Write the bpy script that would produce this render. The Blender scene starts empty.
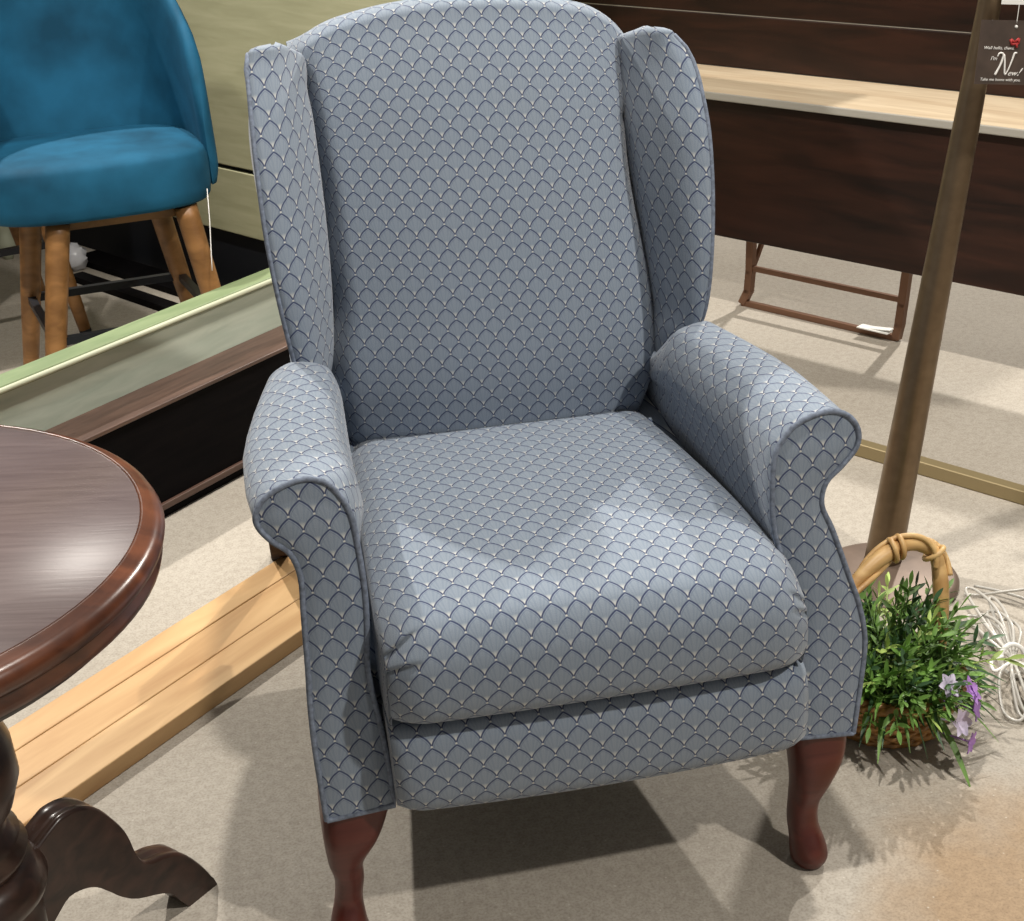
import bpy, bmesh, math, random
from mathutils import Vector, Matrix
random.seed(7)
S = bpy.context.scene
COL = S.collection
PI = math.pi
R = math.radians

# ------------------------------------------------------------------ camera
CAM = Vector((-0.378, -1.449, 1.302))
yaw, pitch, roll, FPX = -0.2003, 0.42196, -0.04096, 1462.2
_f = Vector((-math.sin(yaw) * math.cos(pitch), math.cos(yaw) * math.cos(pitch), -math.sin(pitch)))
_r = Vector((math.cos(yaw), math.sin(yaw), 0))
_u = _r.cross(_f)
_r2 = _r * math.cos(roll) + _u * math.sin(roll)
_u2 = _u * math.cos(roll) - _r * math.sin(roll)
cd = bpy.data.cameras.new('camera')
cam = bpy.data.objects.new('camera', cd)
COL.objects.link(cam)
cam.matrix_world = Matrix(((_r2.x, _u2.x, -_f.x, CAM.x), (_r2.y, _u2.y, -_f.y, CAM.y), (_r2.z, _u2.z, -_f.z, CAM.z), (0, 0, 0, 1)))
cd.sensor_fit = 'HORIZONTAL'
cd.sensor_width = 36
cd.lens = FPX * 36 / 1024
cd.clip_start = 0.05
S.camera = cam

# ------------------------------------------------------------------ world, lamps, exposure
S.view_settings.view_transform = 'Standard'
S.view_settings.look = 'None'
S.view_settings.exposure = 0.0
S.view_settings.gamma = 1
S.view_settings.use_curve_mapping = False
w = bpy.data.worlds.new('world')
S.world = w
w.use_nodes = True
w.node_tree.nodes['Background'].inputs[0].default_value = (1.0, 0.93, 0.84, 1)
w.node_tree.nodes['Background'].inputs[1].default_value = 0.25

def spot(name, loc, target, power, size_deg, radius, col=(1, 0.95, 0.87), blend=0.6):
    l = bpy.data.lights.new(name, 'SPOT')
    l.energy = power
    l.spot_size = R(size_deg)
    l.spot_blend = blend
    l.shadow_soft_size = radius
    l.color = col
    o = bpy.data.objects.new(name, l)
    COL.objects.link(o)
    o.location = loc
    o.rotation_euler = (Vector(target) - Vector(loc)).to_track_quat('-Z', 'Y').to_euler()
    return o

spot('ceiling_spot_back_right', (3.4, 3.9, 3.6), (0.9, 1.0, 0), 800, 70, 0.05)
spot('ceiling_spot_overhead', (0.15, 0.35, 3.7), (0.1, 0.5, 0.2), 320, 85, 0.06)
spot('ceiling_spot_back_left', (-1.7, 3.2, 3.7), (0.1, 0.8, 0.2), 620, 66, 0.05)
spot('ceiling_spot_front', (1.7, -1.9, 3.6), (0.0, 0.6, 0.5), 350, 70, 0.07)
spot('ceiling_spot_left', (-1.7, -0.7, 3.5), (-0.8, 2.2, 0.5), 330, 50, 0.07)

# ------------------------------------------------------------------ materials
def new_mat(name):
    m = bpy.data.materials.new(name)
    m.use_nodes = True
    nt = m.node_tree
    return m, nt, nt.nodes, nt.links, nt.nodes['Principled BSDF']

def plain(name, col, rough=0.5, metal=0.0, noise=0.0, nscale=20.0, bump=0.0, stretch=None, sheen=0.0, spec=0.5):
    m, nt, N, L, b = new_mat(name)
    b.inputs['Roughness'].default_value = rough
    b.inputs['Metallic'].default_value = metal
    b.inputs['Sheen Weight'].default_value = sheen
    b.inputs['Specular IOR Level'].default_value = spec
    if noise or bump:
        tc = N.new('ShaderNodeTexCoord')
        mp = N.new('ShaderNodeMapping')
        L.new(tc.outputs['Object'], mp.inputs[0])
        if stretch:
            mp.inputs['Rotation'].default_value = (0, 0, stretch[3] if len(stretch) > 3 else 0)
            mp.inputs['Scale'].default_value = stretch[:3]
        nz = N.new('ShaderNodeTexNoise')
        nz.inputs['Scale'].default_value = nscale
        nz.inputs['Detail'].default_value = 6
        L.new(mp.outputs[0], nz.inputs['Vector'])
        rp = N.new('ShaderNodeValToRGB')
        rp.color_ramp.elements[0].position = 0.3
        rp.color_ramp.elements[1].position = 0.7
        a = [max(0, c * (1 - noise)) for c in col]
        d = [min(1, c * (1 + noise)) for c in col]
        rp.color_ramp.elements[0].color = (*a, 1)
        rp.color_ramp.elements[1].color = (*d, 1)
        L.new(nz.outputs[0], rp.inputs[0])
        L.new(rp.outputs[0], b.inputs['Base Color'])
        if bump:
            bp = N.new('ShaderNodeBump')
            bp.inputs['Strength'].default_value = bump
            bp.inputs['Distance'].default_value = 0.004
            L.new(nz.outputs[0], bp.inputs['Height'])
            L.new(bp.outputs[0], b.inputs['Normal'])
    else:
        b.inputs['Base Color'].default_value = (*col, 1)
    return m

def mathnode(nt, op, a, b=None, c=None):
    n = nt.nodes.new('ShaderNodeMath')
    n.operation = op
    for i, v in enumerate((a, b, c)):
        if v is None:
            continue
        if isinstance(v, (int, float)):
            n.inputs[i].default_value = v
        else:
            nt.links.new(v, n.inputs[i])
    return n.outputs[0]

def fabric():
    """woven upholstery with a fan-scale pattern, drawn from metric UVs"""
    m, nt, N, L, b = new_mat('scallop_fabric')
    M = lambda op, a, b=None, c=None: mathnode(nt, op, a, b, c)
    W, H = 0.0290, 0.0188
    uv = N.new('ShaderNodeUVMap')
    uv.uv_map = 'UVMap'
    sp = N.new('ShaderNodeSeparateXYZ')
    L.new(uv.outputs[0], sp.inputs[0])
    u, v = sp.outputs[0], sp.outputs[1]
    a = M('DIVIDE', v, H)
    k = M('FLOOR', a)
    t = M('SUBTRACT', a, k)
    par = M('FLOORED_MODULO', k, 2.0)
    cu = M('ADD', M('DIVIDE', u, W), M('MULTIPLY', par, 0.5))
    x = M('MULTIPLY', M('ABSOLUTE', M('SUBTRACT', M('FRACT', cu), 0.5)), 2.0)
    POW = 2.0
    xb = M('SUBTRACT', 1.0, M('POWER', t, POW))
    slope = M('MULTIPLY', M('POWER', M('MAXIMUM', t, 0.02), POW - 1), POW * W / 2 / H)
    d = M('DIVIDE', M('MULTIPLY', M('SUBTRACT', x, xb), W / 2), M('SQRT', M('ADD', 1.0, M('MULTIPLY', slope, slope))))
    ad = M('ABSOLUTE', d)
    inside = M('LESS_THAN', d, 0.0)
    s = M('ADD', t, inside)                                  # height above this scale's tip, in rows
    xr = M('ADD', M('MULTIPLY', x, inside), M('MULTIPLY', M('SUBTRACT', 1.0, x), M('SUBTRACT', 1.0, inside)))
    px = M('MULTIPLY', xr, W / 2)
    py = M('MULTIPLY', s, H)
    rr = M('SQRT', M('ADD', M('MULTIPLY', px, px), M('MULTIPLY', py, py)))
    ang = M('ARCTAN2', px, py)
    def smooth(val, lo, hi):
        n = N.new('ShaderNodeMapRange')
        n.interpolation_type = 'SMOOTHSTEP'
        n.inputs[1].default_value = lo
        n.inputs[2].default_value = hi
        L.new(val, n.inputs[0])
        return n.outputs[0]
    line = M('SUBTRACT', 1.0, smooth(ad, 0.00055, 0.00135))
    inner = M('MULTIPLY', M('SUBTRACT', 1.0, smooth(M('ABSOLUTE', M('SUBTRACT', ad, 0.0026)), 0.0002, 0.0006)), inside)
    rays = M('MULTIPLY_ADD', M('SINE', M('MULTIPLY', ang, 34.0)), 0.5, 0.5)
    dx_ = M('MULTIPLY', M('SUBTRACT', 1.0, x), W / 2)
    dy_ = M('SUBTRACT', M('MULTIPLY', t, H), 0.0019)
    dd_ = M('SQRT', M('ADD', M('MULTIPLY', dx_, dx_), M('MULTIPLY', dy_, dy_)))
    dot = M('SUBTRACT', 1.0, smooth(dd_, 0.0008, 0.0017))
    fan = M('SUBTRACT', 1.0, smooth(rr, 0.0050, 0.0145))
    nz = N.new('ShaderNodeTexNoise')
    nz.inputs['Scale'].default_value = 900
    L.new(uv.outputs[0], nz.inputs['Vector'])
    nz2 = N.new('ShaderNodeTexNoise')
    nz2.inputs['Scale'].default_value = 9
    L.new(uv.outputs[0], nz2.inputs['Vector'])
    def mix(fac, c1, c2):
        n = N.new('ShaderNodeMix')
        n.data_type = 'RGBA'
        if isinstance(fac, (int, float)):
            n.inputs[0].default_value = fac
        else:
            L.new(fac, n.inputs[0])
        for i, c in ((6, c1), (7, c2)):
            if isinstance(c, tuple):
                n.inputs[i].default_value = (*c, 1)
            else:
                L.new(c, n.inputs[i])
        return n.outputs[2]
    base = mix(nz.outputs[0], (0.152, 0.198, 0.265), (0.238, 0.290, 0.365))
    base = mix(M('MULTIPLY', M('MULTIPLY', rays, smooth(rr, 0.003, 0.02)), 0.22), base, (0.36, 0.40, 0.45))
    base = mix(M('MULTIPLY', nz2.outputs[0], 0.25), base, (0.24, 0.25, 0.26))
    base = mix(M('MULTIPLY', inner, 0.42), base, (0.07, 0.09, 0.17))
    base = mix(M('MULTIPLY', fan, 0.85), base, (0.66, 0.66, 0.61))
    base = mix(M('MULTIPLY', line, 0.92), base, (0.030, 0.042, 0.105))
    base = mix(M('MULTIPLY', dot, 0.75), base, (0.72, 0.72, 0.66))
    L.new(base, b.inputs['Base Color'])
    b.inputs['Roughness'].default_value = 0.92
    b.inputs['Specular IOR Level'].default_value = 0.2
    b.inputs['Sheen Weight'].default_value = 0.25
    b.inputs['Sheen Roughness'].default_value = 0.5
    bp = N.new('ShaderNodeBump')
    bp.inputs['Strength'].default_value = 0.25
    bp.inputs['Distance'].default_value = 0.0015
    L.new(M('SUBTRACT', nz.outputs[0], line), bp.inputs['Height'])
    L.new(bp.outputs[0], b.inputs['Normal'])
    return m

def concrete():
    m, nt, N, L, b = new_mat('concrete')
    tc = N.new('ShaderNodeTexCoord')
    def noise(scale, det=8, rough=0.6):
        n = N.new('ShaderNodeTexNoise')
        n.inputs['Scale'].default_value = scale
        n.inputs['Detail'].default_value = det
        n.inputs['Roughness'].default_value = rough
        L.new(tc.outputs['Object'], n.inputs['Vector'])
        return n.outputs[0]
    def ramp(src, stops):
        r = N.new('ShaderNodeValToRGB')
        e = r.color_ramp.elements
        while len(e) < len(stops):
            e.new(0.5)
        for i, (p, c) in enumerate(stops):
            e[i].position = p
            e[i].color = (*c, 1)
        L.new(src, r.inputs[0])
        return r.outputs[0]
    def mul(c1, c2, f=1.0):
        n = N.new('ShaderNodeMix')
        n.data_type = 'RGBA'
        n.blend_type = 'MULTIPLY'
        n.inputs[0].default_value = f
        L.new(c1, n.inputs[6])
        L.new(c2, n.inputs[7])
        return n.outputs[2]
    c = ramp(noise(2.2), [(0.3, (0.385, 0.345, 0.29)), (0.72, (0.47, 0.43, 0.372))])
    c = mul(c, ramp(noise(260, 3), [(0.36, (0.62, 0.60, 0.57)), (0.55, (1, 1, 1))]), 0.55)
    c = mul(c, ramp(noise(70, 4), [(0.3, (0.72, 0.70, 0.68)), (0.6, (1, 1, 1))]), 0.6)
    # brown patch: warm light and shade painted into the slab right of the chair
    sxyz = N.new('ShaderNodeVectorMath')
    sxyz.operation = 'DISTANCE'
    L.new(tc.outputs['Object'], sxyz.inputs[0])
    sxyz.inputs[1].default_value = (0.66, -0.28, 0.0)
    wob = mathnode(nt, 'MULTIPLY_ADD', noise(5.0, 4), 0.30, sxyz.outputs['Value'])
    warm_shade = ramp(mathnode(nt, 'SUBTRACT', wob, 0.15), [(0.26, (0.86, 0.65, 0.44)), (0.42, (1, 1, 1))])
    c = mul(c, warm_shade, 0.9)
    vo = N.new('ShaderNodeTexVoronoi')
    vo.inputs['Scale'].default_value = 55
    L.new(tc.outputs['Object'], vo.inputs['Vector'])
    sp = ramp(vo.outputs['Distance'], [(0.03, (1, 1, 1)), (0.10, (0, 0, 0))])
    n = N.new('ShaderNodeMix')
    n.data_type = 'RGBA'
    sepc = N.new('ShaderNodeMath')
    sepc.operation = 'MULTIPLY'
    sepc.inputs[1].default_value = 0.45
    L.new(sp, sepc.inputs[0])
    L.new(sepc.outputs[0], n.inputs[0])
    L.new(c, n.inputs[6])
    n.inputs[7].default_value = (0.72, 0.68, 0.60, 1)
    L.new(n.outputs[2], b.inputs['Base Color'])
    b.inputs['Roughness'].default_value = 0.75
    bp = N.new('ShaderNodeBump')
    bp.inputs['Strength'].default_value = 0.15
    bp.inputs['Distance'].default_value = 0.002
    L.new(noise(160, 4), bp.inputs['Height'])
    L.new(bp.outputs[0], b.inputs['Normal'])
    return m

def wood(name, c1, c2, rough=0.4, angle=0.0, scale=6.0, contrast=(0.35, 0.68), stretch=9.0, spec=0.5):
    """streaky grain that runs along the local direction at 'angle' in plan"""
    m, nt, N, L, b = new_mat(name)
    tc = N.new('ShaderNodeTexCoord')
    rot = N.new('ShaderNodeMapping')
    rot.inputs['Rotation'].default_value = (0, 0, -angle)
    L.new(tc.outputs['Object'], rot.inputs[0])
    mp = N.new('ShaderNodeMapping')
    mp.inputs['Scale'].default_value = (1.0, stretch, stretch)
    L.new(rot.outputs[0], mp.inputs[0])
    n1 = N.new('ShaderNodeTexNoise')
    n1.inputs['Scale'].default_value = scale
    n1.inputs['Detail'].default_value = 8
    n1.inputs['Distortion'].default_value = 0.6
    L.new(mp.outputs[0], n1.inputs['Vector'])
    rp = N.new('ShaderNodeValToRGB')
    rp.color_ramp.elements[0].position = contrast[0]
    rp.color_ramp.elements[1].position = contrast[1]
    rp.color_ramp.elements[0].color = (*c1, 1)
    rp.color_ramp.elements[1].color = (*c2, 1)
    L.new(n1.outputs[0], rp.inputs[0])
    L.new(rp.outputs[0], b.inputs['Base Color'])
    b.inputs['Roughness'].default_value = rough
    b.inputs['Specular IOR Level'].default_value = spec
    bp = N.new('ShaderNodeBump')
    bp.inputs['Strength'].default_value = 0.12
    bp.inputs['Distance'].default_value = 0.002
    L.new(n1.outputs[0], bp.inputs['Height'])
    L.new(bp.outputs[0], b.inputs['Normal'])
    return m

A45 = R(45)
AB = math.atan2(-0.56, 0.83) - R(22)   # direction of the bench, (0.56,-0.83)
AB = math.atan2(-0.83, 0.56)
MAT = dict(
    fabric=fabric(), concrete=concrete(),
    piping=plain('piping_fabric', (0.16, 0.19, 0.25), 0.9, noise=0.35, nscale=160),
    mahogany=wood('mahogany', (0.070, 0.014, 0.010), (0.105, 0.022, 0.015), 0.32, 0, 7),
    dark_leg=plain('dark_leg_wood', (0.022, 0.010, 0.008), 0.7, spec=0.1),
    blue=plain('blue_velvet', (0.010, 0.080, 0.150), 0.75, noise=0.38, nscale=7, sheen=0.0, spec=0.15),
    oak=wood('stool_wood', (0.16, 0.072, 0.021), (0.30, 0.145, 0.048), 0.45, 0, 9, stretch=3),
    black_metal=plain('black_metal', (0.014, 0.015, 0.02), 0.4, 0.3),
    tabletop=wood('table_top_wood', (0.070, 0.045, 0.045), (0.140, 0.102, 0.100), 0.40, R(-12), 13, (0.15, 0.85), 11, spec=0.6),
    table_rim=wood('table_rim_wood', (0.045, 0.014, 0.007), (0.120, 0.038, 0.016), 0.28, 0, 9, stretch=3),
    table_dark=wood('table_base_wood', (0.016, 0.008, 0.006), (0.050, 0.024, 0.017), 0.3, 0, 9, stretch=4),
    board=wood('light_board', (0.46, 0.255, 0.105), (0.66, 0.43, 0.21), 0.5, A45, 3.2, (0.3, 0.7), 7),
    green=wood('green_paint', (0.37, 0.42, 0.34), (0.48, 0.52, 0.43), 0.55, A45, 7, (0.3, 0.7), 6),
    greentop=wood('green_rail_paint', (0.145, 0.20, 0.095), (0.205, 0.26, 0.135), 0.5, A45, 7, (0.3, 0.7), 6),
    cream=plain('cream_edge', (0.47, 0.49, 0.36), 0.5),
    brown_cap=wood('brown_cap_wood', (0.060, 0.032, 0.024), (0.11, 0.062, 0.046), 0.4, A45, 7),
    black_wood=wood('black_wood', (0.0020, 0.0018, 0.0024), (0.0045, 0.0036, 0.0040), 0.6, A45, 6, spec=0.05),
    olive=wood('olive_paint', (0.31, 0.305, 0.185), (0.40, 0.39, 0.25), 0.6, AB, 5, (0.3, 0.7), 8),
    black_paint=plain('black_paint', (0.005, 0.006, 0.009), 0.6, spec=0.2),
    bench_dark=wood('dark_stained_wood', (0.009, 0.004, 0.003), (0.042, 0.015, 0.009), 0.42, AB, 3, (0.3, 0.8), 8, spec=0.3),
    bench_light=wood('light_bench_wood', (0.62, 0.47, 0.31), (0.80, 0.66, 0.47), 0.5, AB, 4, (0.3, 0.7), 9),
    bench_edge=plain('grey_edge', (0.36, 0.34, 0.30), 0.5),
    bronze_frame=plain('copper_metal', (0.20, 0.105, 0.065), 0.45, 0.5),
    gold=plain('gold_metal', (0.33, 0.26, 0.14), 0.45, 0.4),
    lamp=plain('bronze_metal', (0.195, 0.138, 0.085), 0.36, 0.8, noise=0.12, nscale=40),
    lamp_base=plain('bronze_base', (0.165, 0.118, 0.090), 0.5, 0.35, noise=0.1, nscale=30),
    cane=wood('cane', (0.40, 0.22, 0.075), (0.66, 0.44, 0.19), 0.45, 0, 14, stretch=2),
    cane_brown=plain('cane_end', (0.25, 0.085, 0.025), 0.4),
    wicker=plain('wicker', (0.32, 0.165, 0.05), 0.35, noise=0.5, nscale=60),
    leaf=plain('leaf_green', (0.12, 0.235, 0.045), 0.5, noise=0.6, nscale=18),
    leaf_dark=plain('leaf_dark', (0.035, 0.085, 0.032), 0.5, noise=0.4, nscale=18),
    leaf_pale=plain('leaf_pale', (0.36, 0.48, 0.13), 0.5, noise=0.3, nscale=18),
    petal=plain('petal_violet', (0.36, 0.19, 0.50), 0.6, noise=0.35, nscale=40),
    petal_pale=plain('petal_pale', (0.62, 0.56, 0.72), 0.6, noise=0.2, nscale=40),
    cord=plain('cord_clear', (0.50, 0.48, 0.44), 0.3, spec=0.7),
    white=plain('white_paper', (0.80, 0.79, 0.76), 0.7),
    tag=plain('tag_brown', (0.060, 0.040, 0.030), 0.5, noise=0.3, nscale=30),
    ink=plain('ink_white', (0.85, 0.83, 0.80), 0.6),
    red=plain('ink_red', (0.42, 0.03, 0.03), 0.6),
    pale_green=plain('pale_green_paint', (0.40, 0.42, 0.32), 0.5),
    plastic=plain('milky_plastic', (0.62, 0.62, 0.66), 0.25),
    plaster=plain('plaster_wall', (0.45, 0.42, 0.36), 0.9, noise=0.1, nscale=4),
)

# ------------------------------------------------------------------ mesh helpers
def link(name, me, mat=None, parent=None):
    o = bpy.data.objects.new(name, me)
    COL.objects.link(o)
    if mat is not None:
        me.materials.append(mat if not isinstance(mat, str) else MAT[mat])
    if parent is not None:
        o.parent = parent
        o.matrix_parent_inverse = Matrix.Translation(-Vector(parent.location))
    return o

def thing(name, label, cat, loc=(0, 0, 0), group=None):
    o = bpy.data.objects.new(name, None)
    COL.objects.link(o)
    o.location = loc
    o.empty_display_size = 0.05
    tag(o, label, cat, group)
    return o

def tag(o, label, cat, group=None):
    o['label'] = label
    o['category'] = cat
    if group:
        o['group'] = group
    return o

def struct(o):
    o['kind'] = 'structure'
    return o

class MB:
    def __init__(self):
        self.v, self.f, self.uv, self.smooth = [], [], [], []
    def add(self, verts, faces, uvs=None, smooth=True):
        n = len(self.v)
        self.v += [tuple(p) for p in verts]
        for i, fc in enumerate(faces):
            self.f.append([n + j for j in fc])
            self.uv.append(uvs[i] if uvs else None)
            self.smooth.append(smooth)
    def grid(self, P, close_v=False, uv=None, smooth=True, flip=False):
        """P[i][j]; uv[i][j] in metres (one extra column when closed)"""
        n, m = len(P), len(P[0])
        verts = [p for row in P for p in row]
        F, U = [], []
        for i in range(n - 1):
            for j in range(m if close_v else m - 1):
                j2 = (j + 1) % m
                q = [i * m + j, i * m + j2, (i + 1) * m + j2, (i + 1) * m + j]
                if uv:
                    uu = [uv[i][j], uv[i][j + 1], uv[i + 1][j + 1], uv[i + 1][j]]
                if flip:
                    q.reverse()
                    if uv:
                        uu.reverse()
                F.append(q)
                if uv:
                    U.append(uu)
        self.add(verts, F, U if uv else None, smooth)
    def poly(self, pts, uvs=None, smooth=False, flip=False):
        idx = list(range(len(pts)))
        uu = list(uvs) if uvs else None
        if flip:
            idx.reverse()
            if uu:
                uu.reverse()
        self.add(pts, [idx], [uu] if uu else None, smooth)
    def box(self, c, ax, half, smooth=False):
        """c centre; ax three unit vectors; half sizes"""
        c = Vector(c)
        a, b, d = [Vector(v) * h for v, h in zip(ax, half)]
        vs = [c + a * i + b * j + d * k for i in (-1, 1) for j in (-1, 1) for k in (-1, 1)]
        self.add(vs, [(0, 1, 3, 2), (4, 6, 7, 5), (0, 4, 5, 1), (2, 3, 7, 6), (0, 2, 6, 4), (1, 5, 7, 3)], None, smooth)
    def tube(self, pts, rad, n=10, caps=True, closed=False):
        pts = [Vector(p) for p in pts]
        m = len(pts)
        rads = rad if isinstance(rad, (list, tuple)) else [rad] * m
        rows = []
        nrm = None
        for i, p in enumerate(pts):
            a = pts[(i - 1) % m] if (closed or i > 0) else p
            b = pts[(i + 1) % m] if (closed or i < m - 1) else p
            t = (b - a).normalized()
            if nrm is None:
                nrm = t.orthogonal().normalized()
            else:
                nrm = (nrm - t * nrm.dot(t))
                nrm = nrm.normalized() if nrm.length > 1e-6 else t.orthogonal().normalized()
            bi = t.cross(nrm)
            rows.append([p + (nrm * math.cos(2 * PI * k / n) + bi * math.sin(2 * PI * k / n)) * rads[i] for k in range(n)])
        if closed:
            rows.append(rows[0])
        self.grid(rows, close_v=True, flip=True)
        if caps and not closed:
            self.poly(rows[0])
            self.poly(rows[-1], flip=True)
    def lathe(self, prof, c, n=48, axis=None):
        """prof list of (r,z) from bottom to top; axis optional direction"""
        c = Vector(c)
        z = Vector(axis).normalized() if axis else Vector((0, 0, 1))
        x = z.orthogonal().normalized()
        y = z.cross(x)
        rows = []
        for r, h in prof:
            rows.append([c + z * h + (x * math.cos(2 * PI * k / n) + y * math.sin(2 * PI * k / n)) * max(r, 1e-5) for k in range(n)])
        self.grid(rows, close_v=True)
    def build(self, name, mat, parent=None, weld=1e-5, bevel=0, subd=0, autosmooth=None):
        me = bpy.data.meshes.new(name)
        me.from_pydata(self.v, [], self.f)
        if any(u is not None for u in self.uv):
            ul = me.uv_layers.new(name='UVMap')
            for p, u in zip(me.polygons, self.uv):
                if u is None:
                    continue
                for li, q in zip(p.loop_indices, u):
                    ul.data[li].uv = q
        for p, s in zip(me.polygons, self.smooth):
            p.use_smooth = s
        if weld:
            bm = bmesh.new()
            bm.from_mesh(me)
            bmesh.ops.remove_doubles(bm, verts=bm.verts, dist=weld)
            bmesh.ops.recalc_face_normals(bm, faces=bm.faces)
            bm.to_mesh(me)
            bm.free()
        if parent is not None:      # keep the mesh in the parent's local frame
            off = Vector(parent.location)
            q = parent
            me.transform(Matrix.Translation(-world_origin(parent)))
        o = bpy.data.objects.new(name, me)
        COL.objects.link(o)
        if mat is not None:
            me.materials.append(MAT[mat] if isinstance(mat, str) else mat)
        if parent is not None:
            o.parent = parent
        if bevel:
            md = o.modifiers.new('bevel', 'BEVEL')
            md.width = bevel
            md.segments = 3
            md.limit_method = 'ANGLE'
            md.angle_limit = R(40)
        if subd:
            md = o.modifiers.new('subd', 'SUBSURF')
            md.levels = md.render_levels = subd
        return o

def world_origin(o):
    p = Vector((0, 0, 0))
    while o is not None:
        p += Vector(o.location)
        o = o.parent
    return p

def lerp(a, b, t):
    return a + (b - a) * t

def interp(tab, x):
    """smooth (cubic Hermite) interpolation on a list of (x, value...)"""
    pick = lambda r: r[1:] if len(r) > 2 else r[1]
    if x <= tab[0][0]:
        return pick(tab[0])
    if x >= tab[-1][0]:
        return pick(tab[-1])
    i = next(k for k in range(len(tab) - 1) if tab[k + 1][0] >= x)
    a, b = tab[i], tab[i + 1]
    h = b[0] - a[0]
    t = (x - a[0]) / h
    def slope(k, c):
        lo, hi = max(0, k - 1), min(len(tab) - 1, k + 1)
        return (tab[hi][c] - tab[lo][c]) / (tab[hi][0] - tab[lo][0])
    out = []
    for c in range(1, len(a)):
        m0, m1 = slope(i, c) * h, slope(i + 1, c) * h
        out.append((2 * t ** 3 - 3 * t * t + 1) * a[c] + (t ** 3 - 2 * t * t + t) * m0 + (3 * t * t - 2 * t ** 3) * b[c] + (t ** 3 - t * t) * m1)
    return tuple(out) if len(out) > 1 else out[0]

def catmull(pts, n=6, closed=False):
    pts = [Vector(p) for p in pts]
    m = len(pts)
    out = []
    for i in range(m if closed else m - 1):
        if closed:
            p0, p1, p2, p3 = pts[(i - 1) % m], pts[i], pts[(i + 1) % m], pts[(i + 2) % m]
        else:
            p0, p1, p2, p3 = pts[max(i - 1, 0)], pts[i], pts[i + 1], pts[min(i + 2, m - 1)]
        for k in range(n):
            t = k / n
            out.append(0.5 * (2 * p1 + (p2 - p0) * t + (2 * p0 - 5 * p1 + 4 * p2 - p3) * t * t + (3 * p1 - p0 - 3 * p2 + p3) * t ** 3))
    if not closed:
        out.append(pts[-1])
    return out

def arc_uv_rows(P, u0=0.0, v0=0.0, swap=False):
    """metric uv for a grid P[i][j]: v by arc length along i, u by arc length along j from the middle column"""
    n, m = len(P), len(P[0])
    mid = m // 2
    vs = [v0]
    for i in range(1, n):
        vs.append(vs[-1] + (P[i][mid] - P[i - 1][mid]).length)
    uv = []
    for i in range(n):
        us = [0.0] * m
        for j in range(mid + 1, m):
            us[j] = us[j - 1] + (P[i][j] - P[i][j - 1]).length
        for j in range(mid - 1, -1, -1):
            us[j] = us[j + 1] - (P[i][j] - P[i][j + 1]).length
        uv.append([((u0 + us[j]), vs[i]) for j in range(m)])
    if swap:
        uv = [[(b, a) for a, b in r] for r in uv]
    return uv

# ------------------------------------------------------------------ setting
b = MB()
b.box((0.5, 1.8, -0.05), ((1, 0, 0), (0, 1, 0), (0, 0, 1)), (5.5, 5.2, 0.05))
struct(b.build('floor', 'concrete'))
b = MB()
b.box((0.5, 7.05, 1.9), ((1, 0, 0), (0, 1, 0), (0, 0, 1)), (5.5, 0.05, 1.9))
struct(b.build('wall_back', 'plaster'))
b = MB()
b.box((-5.05, 1.8, 1.9), ((1, 0, 0), (0, 1, 0), (0, 0, 1)), (0.05, 5.2, 1.9))
struct(b.build('wall_left', 'plaster'))
b = MB()
b.box((6.05, 1.8, 1.9), ((1, 0, 0), (0, 1, 0), (0, 0, 1)), (0.05, 5.2, 1.9))
struct(b.build('wall_right', 'plaster'))

# ------------------------------------------------------------------ the wing chair
KS = 0.033
def sh(p):
    """the old chair stands a little askew: it leans 2 degrees sideways"""
    return Vector((p[0] + KS * (0.6 - p[2]), p[1], p[2]))

chair = thing('wing_armchair', 'blue grey wingback armchair with scalloped fan pattern fabric and red wooden legs', 'armchair', (0, 0, 0))

# front profiles of the arms (x outward, z), right side and left side, clockwise seen from the front
PR = [(.335, .197), (.345, .256), (.354, .324), (.347, .375), (.336, .410), (.315, .477), (.302, .511), (.308, .539), (.329, .558), (.349, .580), (.351, .602), (.338, .620),
      (.313, .628), (.278, .619), (.258, .603), (.245, .582), (.239, .538), (.240, .485), (.254, .429), (.268, .376), (.270, .327), (.266, .27), (.259, .203)]
PL = [(.342, .197), (.343, .249), (.343, .300), (.341, .350), (.337, .400), (.333, .462), (.330, .510), (.338, .540), (.355, .556), (.368, .575), (.368, .592), (.352, .611),
      (.316, .624), (.290, .619), (.274, .601), (.264, .575), (.261, .535), (.260, .485), (.263, .440), (.269, .390), (.267, .348), (.261, .28), (.259, .203)]

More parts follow.
